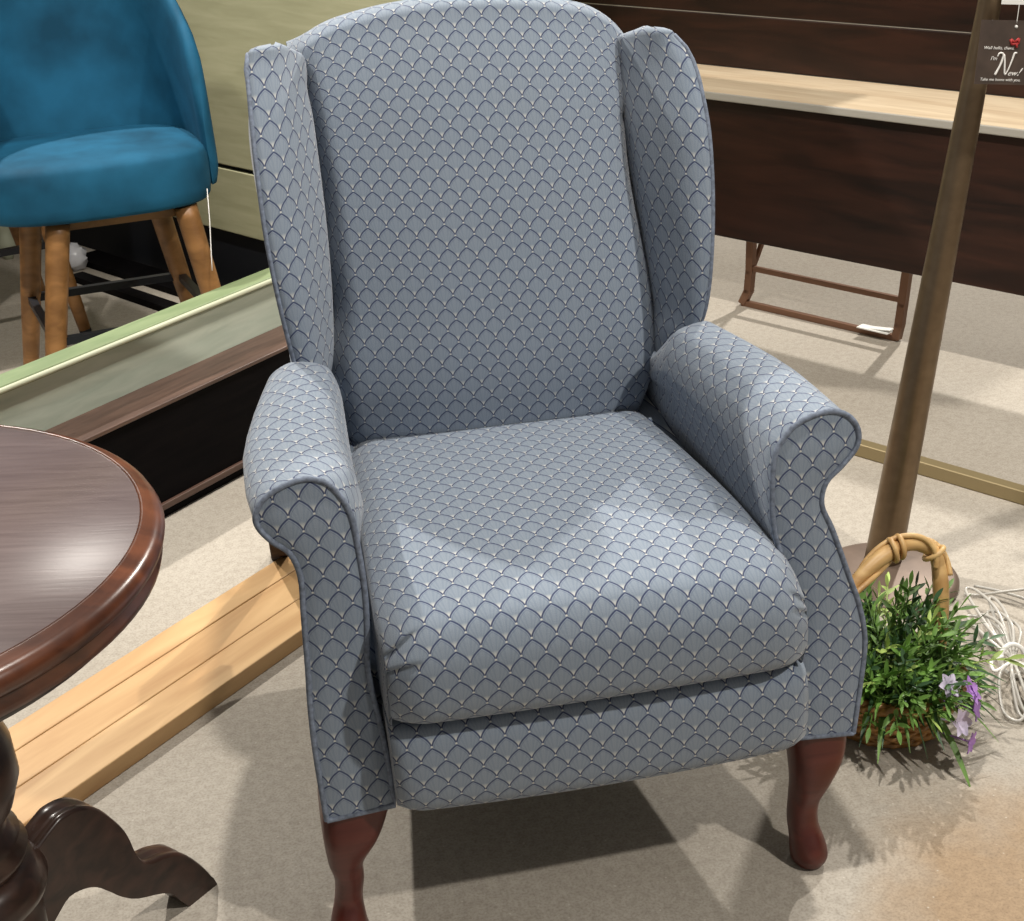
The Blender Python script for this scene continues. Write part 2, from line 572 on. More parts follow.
def arm(side):
    prof = PR if side > 0 else PL
    ring = catmull([(x, z, 0) for x, z in prof], 4)
    ring = [(p.x, p.y) for p in ring]
    ys = [0.0, 0.004, 0.012, 0.03, 0.07, 0.12, 0.18, 0.24, 0.30, 0.35, 0.40, 0.425, 0.45, 0.475, 0.50, 0.54, 0.58, 0.66, 0.74, 0.82]
    rows = []
    for yy in ys:
        row = []
        tt = min(1, max(0, (yy - 0.05) / 0.5))
        inset = 0.006 * max(0, 1 - yy / 0.012) if yy < 0.012 else 0
        for x, z in ring:
            lean = 0.12 * (z - 0.2) * max(0, 1 - yy / 0.5)
            x2 = x
            if z > 0.5:                        # the roll narrows where it runs under the wing
                t1 = min(1, max(0, (yy - 0.16) / 0.26))
                t2 = min(1, max(0, (yy - 0.40) / 0.10))
                x2 = lerp(x, 0.250 + (x - 0.250) * (0.50 if side > 0 else 0.66), t1 ** 1.5)
                z = z + (0.0 if side > 0 else 0.010) * t1
                if side < 0 and x > 0.33:
                    x2 += 0.007 * min(1, yy / 0.05) * (1 - t1)
                if x < 0.31:
                    x2 -= ((0.018 * min(1, yy / 0.06) + 0.008 * t1) if side < 0 else 0.022 * t1) * min(1, (0.31 - x) / 0.03) * min(1, (z - 0.5) / 0.05)
                x2 = lerp(x2, min(max(x2, 0.230), 0.262), t2)
                z = lerp(z, 0.5 + (z - 0.5) * 0.45, t2)
            if x > 0.3 and z < 0.5:
                x2 = lerp(x, 0.282, min(1, tt * 1.1))
            cx, cz = 0.30, 0.42
            x2 = x2 - inset * (1 if x2 > cx else -1)
            row.append(sh((side * x2, yy + lean, z)))
        rows.append(row)
    uv = []
    for i, row in enumerate(rows):
        acc, r = 0.0, []
        for j, p in enumerate(row):
            if j:
                acc += (Vector((p.x, 0, p.z)) - Vector((row[j - 1].x, 0, row[j - 1].z))).length
            r.append((side * acc, ys[i]))
        uv.append(r)
    mb = MB()
    mb.grid(rows, uv=uv)
    mb.poly(rows[-1], [(p.x, p.z) for p in rows[-1]])
    # underside
    mb.grid([[r[0], r[-1]] for r in rows], uv=[[(r[0].x, ys[i]), (r[-1].x, ys[i])] for i, r in enumerate(rows)], smooth=False)
    a = mb.build('arm', 'fabric', chair)
    # front panel: gently pillowed face
    mb = MB()
    cen = Vector((sum(x for x, z in ring) / len(ring), sum(z for x, z in ring) / len(ring), 0))
    lay = []
    # rows across the leaf: pair outer and inner contour by height so the face follows the waist
    half = len(ring) // 2
    n = 40
    top_i = max(range(len(ring)), key=lambda i: ring[i][1])
    outer = ring[:top_i + 1]
    inner = ring[top_i:][::-1]
    def resample(c, n):
        L = [0]
        for q, s in zip(c, c[1:]):
            L.append(L[-1] + math.hypot(q[0] - s[0], q[1] - s[1]))
        out = []
        for k in range(n + 1):
            d = L[-1] * k / n
            i = max(0, min(len(L) - 2, next((i for i in range(len(L) - 1) if L[i + 1] >= d), len(L) - 2)))
            t = (d - L[i]) / max(1e-9, L[i + 1] - L[i])
            out.append((lerp(c[i][0], c[i + 1][0], t), lerp(c[i][1], c[i + 1][1], t)))
        return out
    o_, i_ = resample(outer, n), resample(inner, n)
    G, U = [], []
    for k in range(n + 1):
        r, uu = [], []
        for q in range(9):
            s = q / 8
            x, z = lerp(o_[k][0], i_[k][0], s), lerp(o_[k][1], i_[k][1], s)
            bul = 0.006 * (1 - (2 * s - 1) ** 4) * min(1, 6 * (1 - k / n)) * min(1, 0.4 + 6 * k / n)
            r.append(sh((side * x, 0.12 * (z - 0.2) - bul, z)))
            uu.append((side * x, z))
        G.append(r)
        U.append(uu)
    mb.grid(G, uv=U)
    fp = mb.build('arm_front_panel', 'fabric', a)
    mb = MB()
    pts = [sh((side * x, 0.12 * (z - 0.2) - 0.001, z)) for x, z in ring]
    mb.tube(pts + [pts[0]], 0.0036, 8, caps=False)
    mb.build('piping', 'piping', fp)
    return a

arm(1)
arm(-1)

# seat cushion -----------------------------------------------------
def seat():
    mb = MB()
    nx = 110
    prof = [(0.000, .338), (-.022, .338), (-.045, .343), (-.058, .358), (-.064, .380), (-.064, .405), (-.058, .432), (-.044, .455), (-.018, .470), (.03, .479), (.09, .483), (.16, .485),
            (.24, .484), (.32, .481), (.40, .476), (.47, .470), (.53, .463)]
    prof = catmull([(y, z, 0) for y, z in prof], 7)
    rows = []
    for i, q in enumerate(prof):
        row = []
        for j in range(nx + 1):
            s = j / nx * 2 - 1
            hw = 0.252 if q.x < 0.02 else lerp(0.252, 0.230, min(1, (q.x - 0.02) / 0.45))
            x = s * hw
            e = 1 - abs(s) ** 3.2 * 0.0
            edge = max(0, abs(s) - 0.80) / 0.20
            up = 0.012 * (1 - s * s)
            dz = up - 0.022 * edge ** 2.2 if q.y > 0.42 else 0.0
            w2 = min(1, max(0, (q.y - 0.36) / 0.1))
            dz = (up - 0.024 * edge ** 2.2) * w2
            dy = 0.020 * edge ** 2.4 - 0.006 * (1 - s * s)
            wy = 1.0 if q.x < 0.05 else max(0, 1 - (q.x - 0.05) / 0.2)
            cr_ = 0.0
            if q.x < 0.02:                     # tucked pleats at the two front corners
                for zc, sl, ln, dp, sd in ((.447, .30, .050, .0075, -1), (.428, -.02, .042, .0065, -1), (.440, .35, .030, .005, 1), (.425, .1, .026, .005, 1)):
                    e_ = hw - abs(x)
                    if x * sd > 0 and e_ < ln:
                        dist = q.y - (zc + sl * e_)
                        cr_ += dp * math.exp(-(dist / 0.0030) ** 2) * min(1, (1 - e_ / ln) * 2.0)
                        cr_ -= 0.5 * dp * math.exp(-((dist - 0.009) / 0.006) ** 2) * min(1, (1 - e_ / ln) * 2.0)
            row.append(sh((x, q.x + dy * wy + cr_, q.y + dz)))
        rows.append(row)
    uv = arc_uv_rows(rows, v0=-0.004)
    mb.grid(rows, uv=uv)
    # side walls of the cushion down to the deck
    for jj, fl in ((0, False), (nx, True)):
        col = [r[jj] for r in rows]
        low = [Vector((p.x, min(max(p.y, -0.03), 0.53), 0.335)) for p in col]
        mb.grid([col, low], uv=[[(p.y, p.z) for p in col], [(p.y, p.z) for p in low]])
    bot = [rows[0], [Vector((p.x, 0.53, 0.335)) for p in rows[-1]], rows[-1]]
    mb.grid(bot, uv=[[(p.x, p.y) for p in r] for r in bot])
    return mb.build('seat_cushion', 'fabric', chair, weld=1e-4)
seat()

# footrest / apron below the cushion ---------------------------------
def footrest():
    mb = MB()
    nx = 36
    rows = []
    prof = [(0.03, .330), (-.018, .330), (-.036, .324), (-.045, .305), (-.047, .28), (-.046, .255), (-.042, .232), (-.032, .214), (-.012, .205), (.05, .205)]
    prof = catmull([(y, z, 0) for y, z in prof], 3)
    for q in prof:
        row = []
        for j in range(nx + 1):
            s = j / nx * 2 - 1
            edge = max(0, abs(s) - 0.86) / 0.14
            low = max(0, (0.30 - q.y) / 0.1)
            z = q.y - 0.010 * (1 - s * s) * min(1, low) + 0.006 * edge ** 2 * min(1, low)
            y = q.x + 0.009 * edge ** 2.5 * (1 if q.x < 0 else 0)
            row.append(sh((s * 0.257, y, z)))
        rows.append(row)
    mb.grid(rows, uv=arc_uv_rows(rows, v0=-0.20, u0=0.008))
    uvr = None
    for jj in (0, nx):
        col = [r[jj] for r in rows]
        mb.poly(col, [(p.y, p.z) for p in col])
    back = [rows[0], rows[-1]]
    mb.grid(back, uv=[[(p.x, p.z) for p in r] for r in back])
    o = mb.build('footrest', 'fabric', chair, weld=1e-4)
    # flip v so that the arches point up
    for l in o.data.uv_layers['UVMap'].data:
        l.uv.y = -l.uv.y
    return o
footrest()

# back cushion -------------------------------------------------------
def back():
    mb = MB()
    nx = 48
    #      z     y     halfL  halfR
    tab = [(0.40, .545, .226, .230), (0.47, .500, .236, .242), (0.52, .492, .240, .258), (0.58, .494, .237, .265), (0.65, .505, .224, .264), (0.72, .520, .221, .254), (0.80, .540, .217, .244), (0.88, .565, .219, .246),
           (0.95, .590, .224, .254), (1.00, .613, .230, .264)]
    rows = []
    zs = [0.40 + 0.60 * i / 44 for i in range(45)]
    for z in zs:
        y, hl, hr = interp(tab, z)
        row = []
        for j in range(nx + 1):
            s = j / nx * 2 - 1
            x = s * (hl if s < 0 else hr)
            a = abs(s)
            crown = 0.050 * (1 - a ** 2.4)
            wrap = 0.055 * max(0, (a - 0.86) / 0.14) ** 2 * (1 if s < 0 or z < 0.9 else 0.6)
            # the top edge is arched: the upper rows rise towards the middle
            g = max(0, (z - 0.86) / 0.14)
            zz = z + 0.045 * g ** 1.5 * (1 - a ** 2.2) - (0.014 if s < 0 else 0.030) * g * max(0, (a - 0.7) / 0.3) ** 2
            row.append(sh((x, y - crown * (1 - 0.45 * g ** 2) + wrap + 0.02, zz)))
        rows.append(row)
    # roll over the top, backwards
    last = rows[-1]
    for k in range(1, 9):
        th = k / 8 * R(105)
        row = []
        for j in range(nx + 1):
            s = j / nx * 2 - 1
            p = last[j]
            rad = 0.030
            row.append(Vector((p.x * (1 - 0.01 * k / 8), p.y + rad * 1.3 * (1 - math.cos(th)) , p.z + rad * 0.55 * math.sin(th))))
        rows.append(row)
    tail = [Vector((p.x * 0.97, 0.80, p.z - 0.07)) for p in rows[-1]]
    rows.append(tail)
    mb.grid(rows, uv=[[(a * 1.09, c * 1.14) for a, c in r] for r in arc_uv_rows(rows, v0=0.003, u0=0.004)])
    o = mb.build('back_cushion', 'fabric', chair, weld=1e-4)
    return o
back()

# wings --------------------------------------------------------------
def wing(side):
    mb = MB()
    # z, front edge y, outer x, inner x (towards the cushion), inner y
    if side > 0:
        tab = [(0.500, .450, .272, .244, .490), (0.600, .430, .276, .246, .475), (0.625, .418, .283, .248, .475), (0.66, .412, .290, .246, .480), (0.72, .415, .298, .243, .492), (0.80, .430, .306, .238, .512), (0.88, .452, .310, .236, .540), (0.93, .475, .309, .237, .562),
               (0.965, .495, .306, .238, .578), (0.990, .513, .298, .237, .590), (1.003, .526, .288, .237, .598)]
    else:
        tab = [(0.500, .450, .272, .244, .490), (0.575, .428, .280, .244, .472), (0.60, .418, .284, .236, .475), (0.64, .412, .290, .230, .480), (0.72, .415, .298, .223, .492), (0.80, .430, .302, .219, .512), (0.88, .452, .301, .217, .540), (0.94, .478, .298, .216, .566),
               (0.98, .500, .295, .218, .580), (1.005, .515, .294, .214, .592), (1.016, .523, .290, .214, .598)]
    rows, piping = [], []
    z0, z1 = tab[0][0], tab[-1][0]
    N = 34
    for i in range(N + 1):
        z = lerp(z0, z1, i / N)
        yf, xo, xi, yi = interp(tab, z)
        ring = []
        # outer back -> outer front (piping) -> bulged front face -> inner edge -> inner back
        ring.append((xo - 0.004, 0.80))
        ring.append((xo - 0.001, yf + 0.18))
        ring.append((xo, yf + 0.06))
        ring.append((xo, yf + 0.012))
        for k in range(0, 9):
            t = k / 8
            x = lerp(xo, xi, t)
            y = lerp(yf, yi, t) - 0.024 * math.sin(PI * min(1, t * 1.05)) 
            ring.append((x, y))
        ring.append((xi - 0.004, yi + 0.03))
        ring.append((xi - 0.002, yi + 0.10))
        ring.append((xi, 0.80))
        g = max(0, (z - 0.82) / (z1 - 0.82)) ** 1.5
        rows.append([sh((side * x, y, z - g * (0.40 if side < 0 else 0.26) * max(0, y - yf - 0.03))) for x, y in ring])
        piping.append(sh((side * (xo + 0.001), yf + 0.002, z)))
    # dome the top
    top = rows[-1]
    c = Vector((0, 0, 0))
    for p in top:
        c += p
    c /= len(top)
    for k in range(1, 5):
        t = k / 4
        rows.append([Vector((lerp(p.x, c.x, t ** 3 * 0.85), lerp(p.y, p.y + 0.02, t ** 3), p.z + 0.010 * math.sin(t * PI / 2))) for p in top])
    uv = []
    for i, row in enumerate(rows):
        acc, r = 0, []
        for j, p in enumerate(row):
            if j:
                d = p - row[j - 1]
                acc += math.hypot(d.x, d.y)
            r.append((side * acc, (p.z if i <= N else rows[N][j].z + 0.006 * (i - N))))
        off = r[8][0]
        uv.append([(a - off + 0.005, bb) for a, bb in r])
    mb.grid(rows, uv=uv)
    mb.poly(rows[0], [(p.x, p.y) for p in rows[0]])
    o = mb.build('wing', 'fabric', chair, weld=1e-5)
    yf, xo, xi, yi = tab[-1][1:]
    for k in range(1, 6):
        piping.append(sh((side * (xo + 0.001 - 0.002 * k), yf + 0.05 * k, tab[-1][0] + 0.003 - 0.4 * max(0, 0.05 * k - 0.03))))
    mb = MB()
    mb.tube(piping, 0.0034, 8)
    mb.build('piping', 'piping', o)
    return o
wing(1)
wing(-1)

# body: deck, sides and outer back ------------------------------------
mb = MB()
rows = []
for z, yb, hx in ((0.205, 0.80, 0.255), (0.35, 0.83, 0.262), (0.5, 0.845, 0.268), (0.7, 0.855, 0.272), (0.85, 0.85, 0.270), (0.92, 0.835, 0.255), (0.95, 0.81, 0.22)):
    ring = [(-hx, 0.60 if z > 0.45 else 0.1), (-hx, yb - 0.03), (-hx + 0.03, yb), (0, yb + 0.012), (hx - 0.03, yb), (hx, yb - 0.03), (hx, 0.60 if z > 0.45 else 0.1)]
    if z > 0.45:
        ring[0] = (-hx, 0.70)
        ring[-1] = (hx, 0.70)
    rows.append([sh((x, y, z)) for x, y in ring])
mb.grid(rows, close_v=True, uv=[[(p.x + 0.3 * (p.y), p.z) for p in r + r[:1]] for r in rows], smooth=False)
mb.poly(rows[0], [(p.x, p.y) for p in rows[0]])
mb.poly(rows[-1], [(p.x, p.y) for p in rows[-1]])
mb.build('outer_back', 'fabric', chair, bevel=0.012)

# legs -----------------------------------------------------------------
def cabriole(side, pts):
    """pts: (x centre, y centre, z, half x, half y) from the top down"""
    mb = MB()
    dense = []
    n = 5
    P = catmull([Vector(p[:3]) for p in pts], n)
    H = catmull([Vector((p[3], p[4], 0)) for p in pts], n)
    rows = []
    for i, (p, h) in enumerate(zip(P, H)):
        f = i / (len(P) - 1)
        e = lerp(3.6, 2.0, min(1, f * 1.6))
        row = []
        for k in range(28):
            a = 2 * PI * k / 28
            c, s = math.cos(a), math.sin(a)
            row.append(p + Vector((math.copysign(abs(c) ** (2 / e), c) * h.x, math.copysign(abs(s) ** (2 / e), s) * h.y, 0)))
        rows.append(row)
    mb.grid(rows, close_v=True)
    mb.poly(rows[0], smooth=False)
    mb.poly(rows[-1], smooth=False)
    return mb.build('leg', 'mahogany', chair)
cabriole(-1, [(-.290, .046, .206, .043, .044), (-.292, .044, .190, .043, .044), (-.300, .030, .155, .035, .038), (-.310, .024, .120, .0225, .028), (-.308, .024, .090, .0185, .023), (-.311, .022, .060, .0175, .022),
               (-.314, .012, .036, .022, .027), (-.314, .010, .018, .025, .029), (-.314, .012, .005, .022, .026), (-.314, .012, .0, .019, .023)])
cabriole(1, [(.313, .046, .206, .038, .044), (.313, .044, .190, .038, .044), (.310, .030, .155, .033, .038), (.302, .022, .120, .0245, .029), (.295, .022, .090, .0190, .023), (.293, .018, .060, .0195, .024),
             (.296, .008, .036, .0225, .028), (.298, .004, .018, .0245, .030), (.298, .006, .005, .022, .027), (.298, .006, .0, .018, .023)])
for sx in (-1, 1):
    mb = MB()
    x = sx * 0.285 + (-0.042 if sx < 0 else 0.02)
    rows = []
    for (yc, z, h) in ((0.80, 0.24, 0.022), (0.84, 0.18, 0.021), (0.95, 0.09, 0.018), (1.09, 0.0, 0.015)):
        rows.append([Vector((x + a * h, yc + c * h * 1.2, z)) for a, c in ((-1, -1), (1, -1), (1, 1), (-1, 1))])
    mb.grid(rows, close_v=True, smooth=False)
    mb.poly(rows[0])
    mb.poly(rows[-1])
    mb.build('leg', 'dark_leg', chair, bevel=0.003)

# ------------------------------------------------------------------ round pedestal table, left front
TH, TC, TR = 0.680, (-0.800, -0.104), 0.321
AX = (-0.737, -0.060)
table = thing('pedestal_table', 'round dark brown pedestal table with moulded edge and scroll feet left of the armchair', 'table', (AX[0], AX[1], 0))
mb = MB()
mb.lathe([(0, TH - 0.012), (TR, TH - 0.012), (TR, TH), (0, TH)], (*TC, 0), 96)
mb.build('tabletop', 'tabletop', table)
mb = MB()
mb.lathe([(TR - 0.01, TH - 0.05), (TR + 0.004, TH - 0.052), (TR + 0.014, TH - 0.046), (TR + 0.016, TH - 0.038), (TR + 0.012, TH - 0.031), (TR + 0.013, TH - 0.029), (TR + 0.019, TH - 0.024), (TR + 0.021, TH - 0.016),
          (TR + 0.017, TH - 0.008), (TR + 0.010, TH - 0.003), (TR + 0.008, TH - 0.0035), (TR + 0.003, TH + 0.0006), (TR - 0.001, TH + 0.0004), (TR - 0.002, TH - 0.004)], (*TC, 0), 96)
mb.build('rim', 'table_rim', table)
mb = MB()
mb.lathe([(0, TH - 0.075), (0.26, TH - 0.075), (TR - 0.02, TH - 0.07), (TR - 0.004, TH - 0.062), (TR - 0.002, TH - 0.050), (TR - 0.02, TH - 0.045), (0, TH - 0.045)], (*TC, 0), 96)
mb.build('apron', 'table_dark', table)
mb = MB()
mb.lathe([(0.0, 0.26), (0.07, 0.26), (0.078, 0.272), (0.080, 0.280), (0.070, 0.288), (0.074, 0.296), (0.062, 0.304), (0.058, 0.312), (0.074, 0.335), (0.086, 0.37), (0.084, 0.41), (0.068, 0.46), (0.045, 0.49), (0.037, 0.51), (0.045, 0.525), (0.038, 0.54),
          (0.055, 0.56), (0.10, 0.585), (0.13, 0.606), (0, 0.606)], (*AX, 0), 48)
mb.build('column', 'table_dark', table)
mb = MB()
mb.lathe([(0, 0.05), (0.05, 0.05), (0.06, 0.07), (0.075, 0.085), (0.082, 0.10), (0.082, 0.195), (0.077, 0.205), (0.080, 0.215), (0.091, 0.222), (0.094, 0.232), (0.089, 0.243), (0.085, 0.25), (0.078, 0.262), (0, 0.262)], (*AX, 0), 48)
mb.build('hub', 'table_dark', table)
LP = [(-0.215, .225), (-0.191, .238), (-.172, .247), (-.158, .251), (-.134, .247), (-.112, .232), (-.095, .208), (-.077, .174), (-.069, .140), (-.060, .118), (-.047, .107), (-.030, .102), (-.016, .096), (.003, .084), (.024, .056), (.042, .024), (.051, 0.0),
      (.0, 0.0), (-.012, .018), (-.022, .036), (-.040, .051), (-.077, .070), (-.099, .089), (-.117, .111), (-.132, .128), (-.149, .138), (-.171, .142), (-.190, .130), (-0.215, .11)]
for ang in (math.atan2(.6872, .7265), math.atan2(.6872, .7265) + R(120), math.atan2(.6872, .7265) + R(240)):
    d = Vector((math.cos(ang), math.sin(ang), 0))
    nrm = Vector((-d.y, d.x, 0))
    mb = MB()
    base = Vector((AX[0], AX[1], 0)) + d * 0.290
    top = catmull([(q[0], q[1], 0) for q in LP[:17]], 3)
    bot = catmull([(q[0], q[1], 0) for q in LP[17:]], 3)
    out = top + bot
    rows = []
    for off, inset in ((-0.019, 0.004), (-0.016, 0.0), (-0.010, 0.0), (-0.009, 0.003), (0.0, 0.003), (0.004, 0.0), (0.017, 0.0), (0.020, 0.004)):
        row = []
        nn = len(out)
        for i, q in enumerate(out):
            a, c = out[(i - 1) % nn], out[(i + 1) % nn]
            t = (c - a)
            nv = Vector((t.y, -t.x, 0)).normalized() if t.length > 0 else Vector((0, 0, 0))
            z = max(0.0, q.y - nv.y * -inset if False else q.y - (inset if i < len(top) and q.y > 0.02 else 0))
            row.append(base + d * q.x + nrm * off + Vector((0, 0, z)))
        rows.append(row)
    mb.grid(rows, close_v=True)
    mb.poly(rows[0])
    mb.poly(rows[-1])
    mb.build('leg', 'table_dark', table)

# ------------------------------------------------------------------ planks on the floor
D45 = Vector((0.7071, 0.7071, 0))
N45 = Vector((0.7071, -0.7071, 0))
def along(p, length0, length1, width, z0, z1, name, mat, parent=None, bevel=0.002, dirv=D45, nv=N45):
    """a bar whose front top edge passes through p; runs along dirv, width goes back (-nv)"""
    mb = MB()
    c = Vector((p[0], p[1], 0)) + dirv * ((length0 + length1) / 2) - nv * (width / 2)
    mb.box((c.x, c.y, (z0 + z1) / 2), (dirv, nv, Vector((0, 0, 1))), ((length1 - length0) / 2, width / 2, (z1 - z0) / 2))
    return mb.build(name, mat, parent, bevel=bevel)
for (p, wd, l0, lab) in (((-.318, .739), .074, -.86, 'light wooden plank lying on the floor, nearest to the camera of the three'),
                         ((-.304, .860), .074, -.92, 'light wooden plank lying on the floor, middle of the three'),
                         ((-.310, .962), .056, -.95, 'light wooden plank lying on the floor, farthest of the three by the chair back leg')):
    o = along(p, l0, 0.55, wd, 0.0, 0.030, 'wooden_plank', 'board', bevel=0.002)
    tag(o, lab, 'plank', 'light wooden planks on the floor')
    if l0 == -.86:
        mb = MB()
        mb.lathe([(0, 0.0290), (0.0085, 0.0290), (0.0085, 0.0303), (0.0060, 0.0303), (0.0055, 0.0296), (0, 0.0296)], (-.752, .335, 0), 20)
        mb.build('peg_hole', 'dark_leg', o)
mb = MB()

# ------------------------------------------------------------------ low dark cabinet and green footboard behind it
P0 = Vector((-.536, 1.327, 0))
case = thing('dark_bed_rail', 'low black panel with brown cap and foot strip lying before the green board', 'bed rail', P0)
along(P0, -1.2, 1.0, 0.055, 0.035, 0.233, 'black_panel', 'black_wood', case)
along(P0 + N45 * 0.006, -1.2, 1.0, 0.105, 0.233, 0.242, 'cap', 'brown_cap', case)
along(P0 + N45 * 0.008, -1.2, 1.0, 0.06, 0.022, 0.036, 'foot_strip', 'brown_cap', case)
along(P0 - N45 * 0.004, -1.2, 1.0, 0.045, 0.0, 0.022, 'base', 'black_wood', case)  # black recessed strip stands in for the shaded gap at the floor
PG = P0 - N45 * 0.100
green = thing('green_board', 'sage green wooden board with a pale beaded top edge behind the dark rail', 'footboard', PG)
along(PG, -1.3, 1.0, 0.03, 0.0, 0.346, 'panel', 'green', green)
along(PG + N45 * 0.008, -1.3, 1.0, 0.055, 0.346, 0.363, 'top_rail', 'greentop', green, bevel=0.003)
mb = MB()
e = PG + N45 * 0.010
mb.tube([e + D45 * -1.3 + Vector((0, 0, 0.355)), e + D45 * 1.0 + Vector((0, 0, 0.355))], 0.0055, 12)
mb.build('bead', 'cream', green)

# ------------------------------------------------------------------ blue velvet counter stool
def stool(loc, label, yawz):
    st = thing('counter_stool', label, 'stool', loc, 'blue velvet counter stools')
    o = Vector(loc)
    cy_, sy_ = math.cos(yawz), math.sin(yawz)
    def T(x, y, z):
        return o + Vector((x * cy_ - y * sy_, x * sy_ + y * cy_, z * 1.036))
    # local: x to the viewer's right, y to the back; seat front at y=-.21
    mb = MB()
    rows = []
    def outline(k, n, sc=1.0):
        a = 2 * PI * k / n
        c, s = math.cos(a), math.sin(a)
        e = 3.3
        x = -0.026 + math.copysign(abs(c) ** (2 / e), c) * 0.258 * sc
        y = math.copysign(abs(s) ** (2 / e), s) * 0.215 * sc
        return x, y
    n = 56
    for z, sc in ((.497, 0.80), (.497, 0.92), (.500, 0.965), (.508, 0.988), (.53, 1.0), (.57, 1.0), (.592, 0.995), (.596, 0.988), (.599, 0.985), (.606, 0.970), (.613, 0.93), (.618, 0.85), (.622, 0.7), (.624, 0.5)):
        rows.append([T(*outline(k, n, sc), z) for k in range(n)])
    mb.grid(rows, close_v=True)
    mb.poly(rows[0], smooth=False)
    mb.poly(rows[-1], smooth=True)
    mb.build('seat', 'blue', st)
    # tub back: a shell around the rear half
    mb = MB()
    m = 48
    inner, outer = [], []
    for j in range(m + 1):
        a = lerp(R(-22), R(202), j / m)
        top = 0.640 + 0.42 * max(0.0, math.sin(lerp(0.0, PI, j / m))) ** 0.50
        ci, co = [], []
        for i in range(15):
            t = i / 14
            z = lerp(0.520, top, t)
            hh = (z - 0.52) / 0.5
            rx = 0.255 - 0.030 * hh ** 1.3
            ry = 0.222 + 0.045 * hh
            e = 2.5
            c, s = math.cos(a), math.sin(a)
            xx = math.copysign(abs(c) ** (2 / e), c)
            yy = math.copysign(abs(s) ** (2 / e), s)
            th = 0.034 * math.sqrt(max(0.0, 1 - max(0, (t - 0.80) / 0.2) ** 2)) * math.sqrt(max(0, 1 - max(0, 0.15 - t) / 0.15 * 0.75))
            endt = min(1.0, min(j, m - j) / 3.0)
            th *= math.sqrt(1 - (1 - endt) ** 2) * 0.98 + 0.02
            ci.append(T(-0.03 + xx * (rx + 0.017 - th / 2), yy * (ry + 0.017 - th / 2), z))
            co.append(T(-0.03 + xx * (rx + 0.017 + th / 2), yy * (ry + 0.017 + th / 2), z))
        inner.append(ci)
        outer.append(co)
    loop = [a + b[::-1] for a, b in zip(inner, outer)]
    mb.grid(loop, close_v=True)
    mb.poly(loop[0])
    mb.poly(loop[-1])
    mb.build('backrest', 'blue', st)
    mb = MB()
    for (x0, y0, x1, y1) in ((-.13, -.135, .15, -.135), (-.15, .145, .13, .145), (-.13, -.135, -.15, .145), (.15, -.135, .13, .145)):
        a, c = T(x0, y0, .482), T(x1, y1, .482)
        dv = (c - a).normalized()
        mb.box((a + c) / 2, (dv, Vector((-dv.y, dv.x, 0)), Vector((0, 0, 1))), ((c - a).length / 2, 0.009, 0.012))
    mb.build('seat_frame', 'oak', st)
    feet = []
    for sx, sy in ((-1, -1), (1, -1), (1, 1), (-1, 1)):
        top = Vector((sx * 0.150 - 0.022 * sx * sy * (-1 if sx < 0 else 1) * (1 if (sx, sy) in ((-1, -1), (1, 1)) else 0), sy * 0.155, 0.492))
        ft = Vector((sx * 0.225, sy * 0.215, 0.0))
        mb = MB()
        rr = []
        pts = []
        for t in (0, .05, .5, .9, 1):
            q = top.lerp(ft, t)
            pts.append(T(*q))
            rr.append(interp([(0, .0265), (.5, .024), (1, .0165)], t))
        mb.tube(pts, rr, 14)
        lg = mb.build('leg', 'oak', st)
        mb = MB()
        mb.tube([T(*top.lerp(ft, 0.985)), T(*ft)], 0.0172, 14)
        mb.build('foot_cap', 'black_metal', lg)
        feet.append(T(*top.lerp(ft, 0.50)))
    mb = MB()
    for a, c in zip(feet, feet[1:] + feet[:1]):
        dv = (c - a).normalized()
        mb.box((a + c) / 2, (dv, Vector((-dv.y, dv.x, 0)), Vector((0, 0, 1))), ((c - a).length / 2, 0.009, 0.009))
    mb.build('footrest', 'black_metal', st)
    return st
stool((-0.605, 1.975, 0), 'blue velvet counter stool with tapered wooden legs, its seat and backrest in full view', R(11))
stool((-1.04, 2.73, 0), 'second blue velvet counter stool, only a leg and black footrest showing behind the first', R(20))
mb = MB()

# small things about the stool
mb = MB()
mb.lathe([(0, 0), (.016, 0), (.020, .02), (.030, .04), (.032, .06), (.022, .08), (.026, .10), (.034, .14), (.036, .19), (.028, .22), (.036, .24), (.036, .40), (0, .40)], (-1.04, 3.47, 0), 24)
tag(mb.build('turned_leg_post', 'pale_green'), 'pale grey green turned post standing on the floor at far left', 'post')
mb = MB()
rows = []
for i in range(9):
    th = PI * i / 8
    rows.append([Vector((-0.815, 3.25, 0.042)) + Vector((math.cos(2 * PI * k / 14) * math.sin(th), math.sin(2 * PI * k / 14) * math.sin(th), -math.cos(th))) * 0.042 * (1 + 0.18 * math.sin(5 * k + 3 * i)) for k in range(14)])
mb.grid(rows, close_v=True)
for v_i, v in enumerate(mb.v):
    mb.v[v_i] = (v[0], v[1], max(v[2], 0.001))
tag(mb.build('plastic_wrap', 'plastic'), 'crumpled milky plastic wrap on the floor behind the stool legs', 'plastic')
mb = MB()
mb.tube([(-.376, 1.845, .546), (-.379, 1.82, .48), (-.385, 1.78, .41), (-.387, 1.768, .380)], 0.0011, 6)
tag(mb.build('tag_string', 'white'), 'thin white string hanging down from the blue stool seat side', 'string')

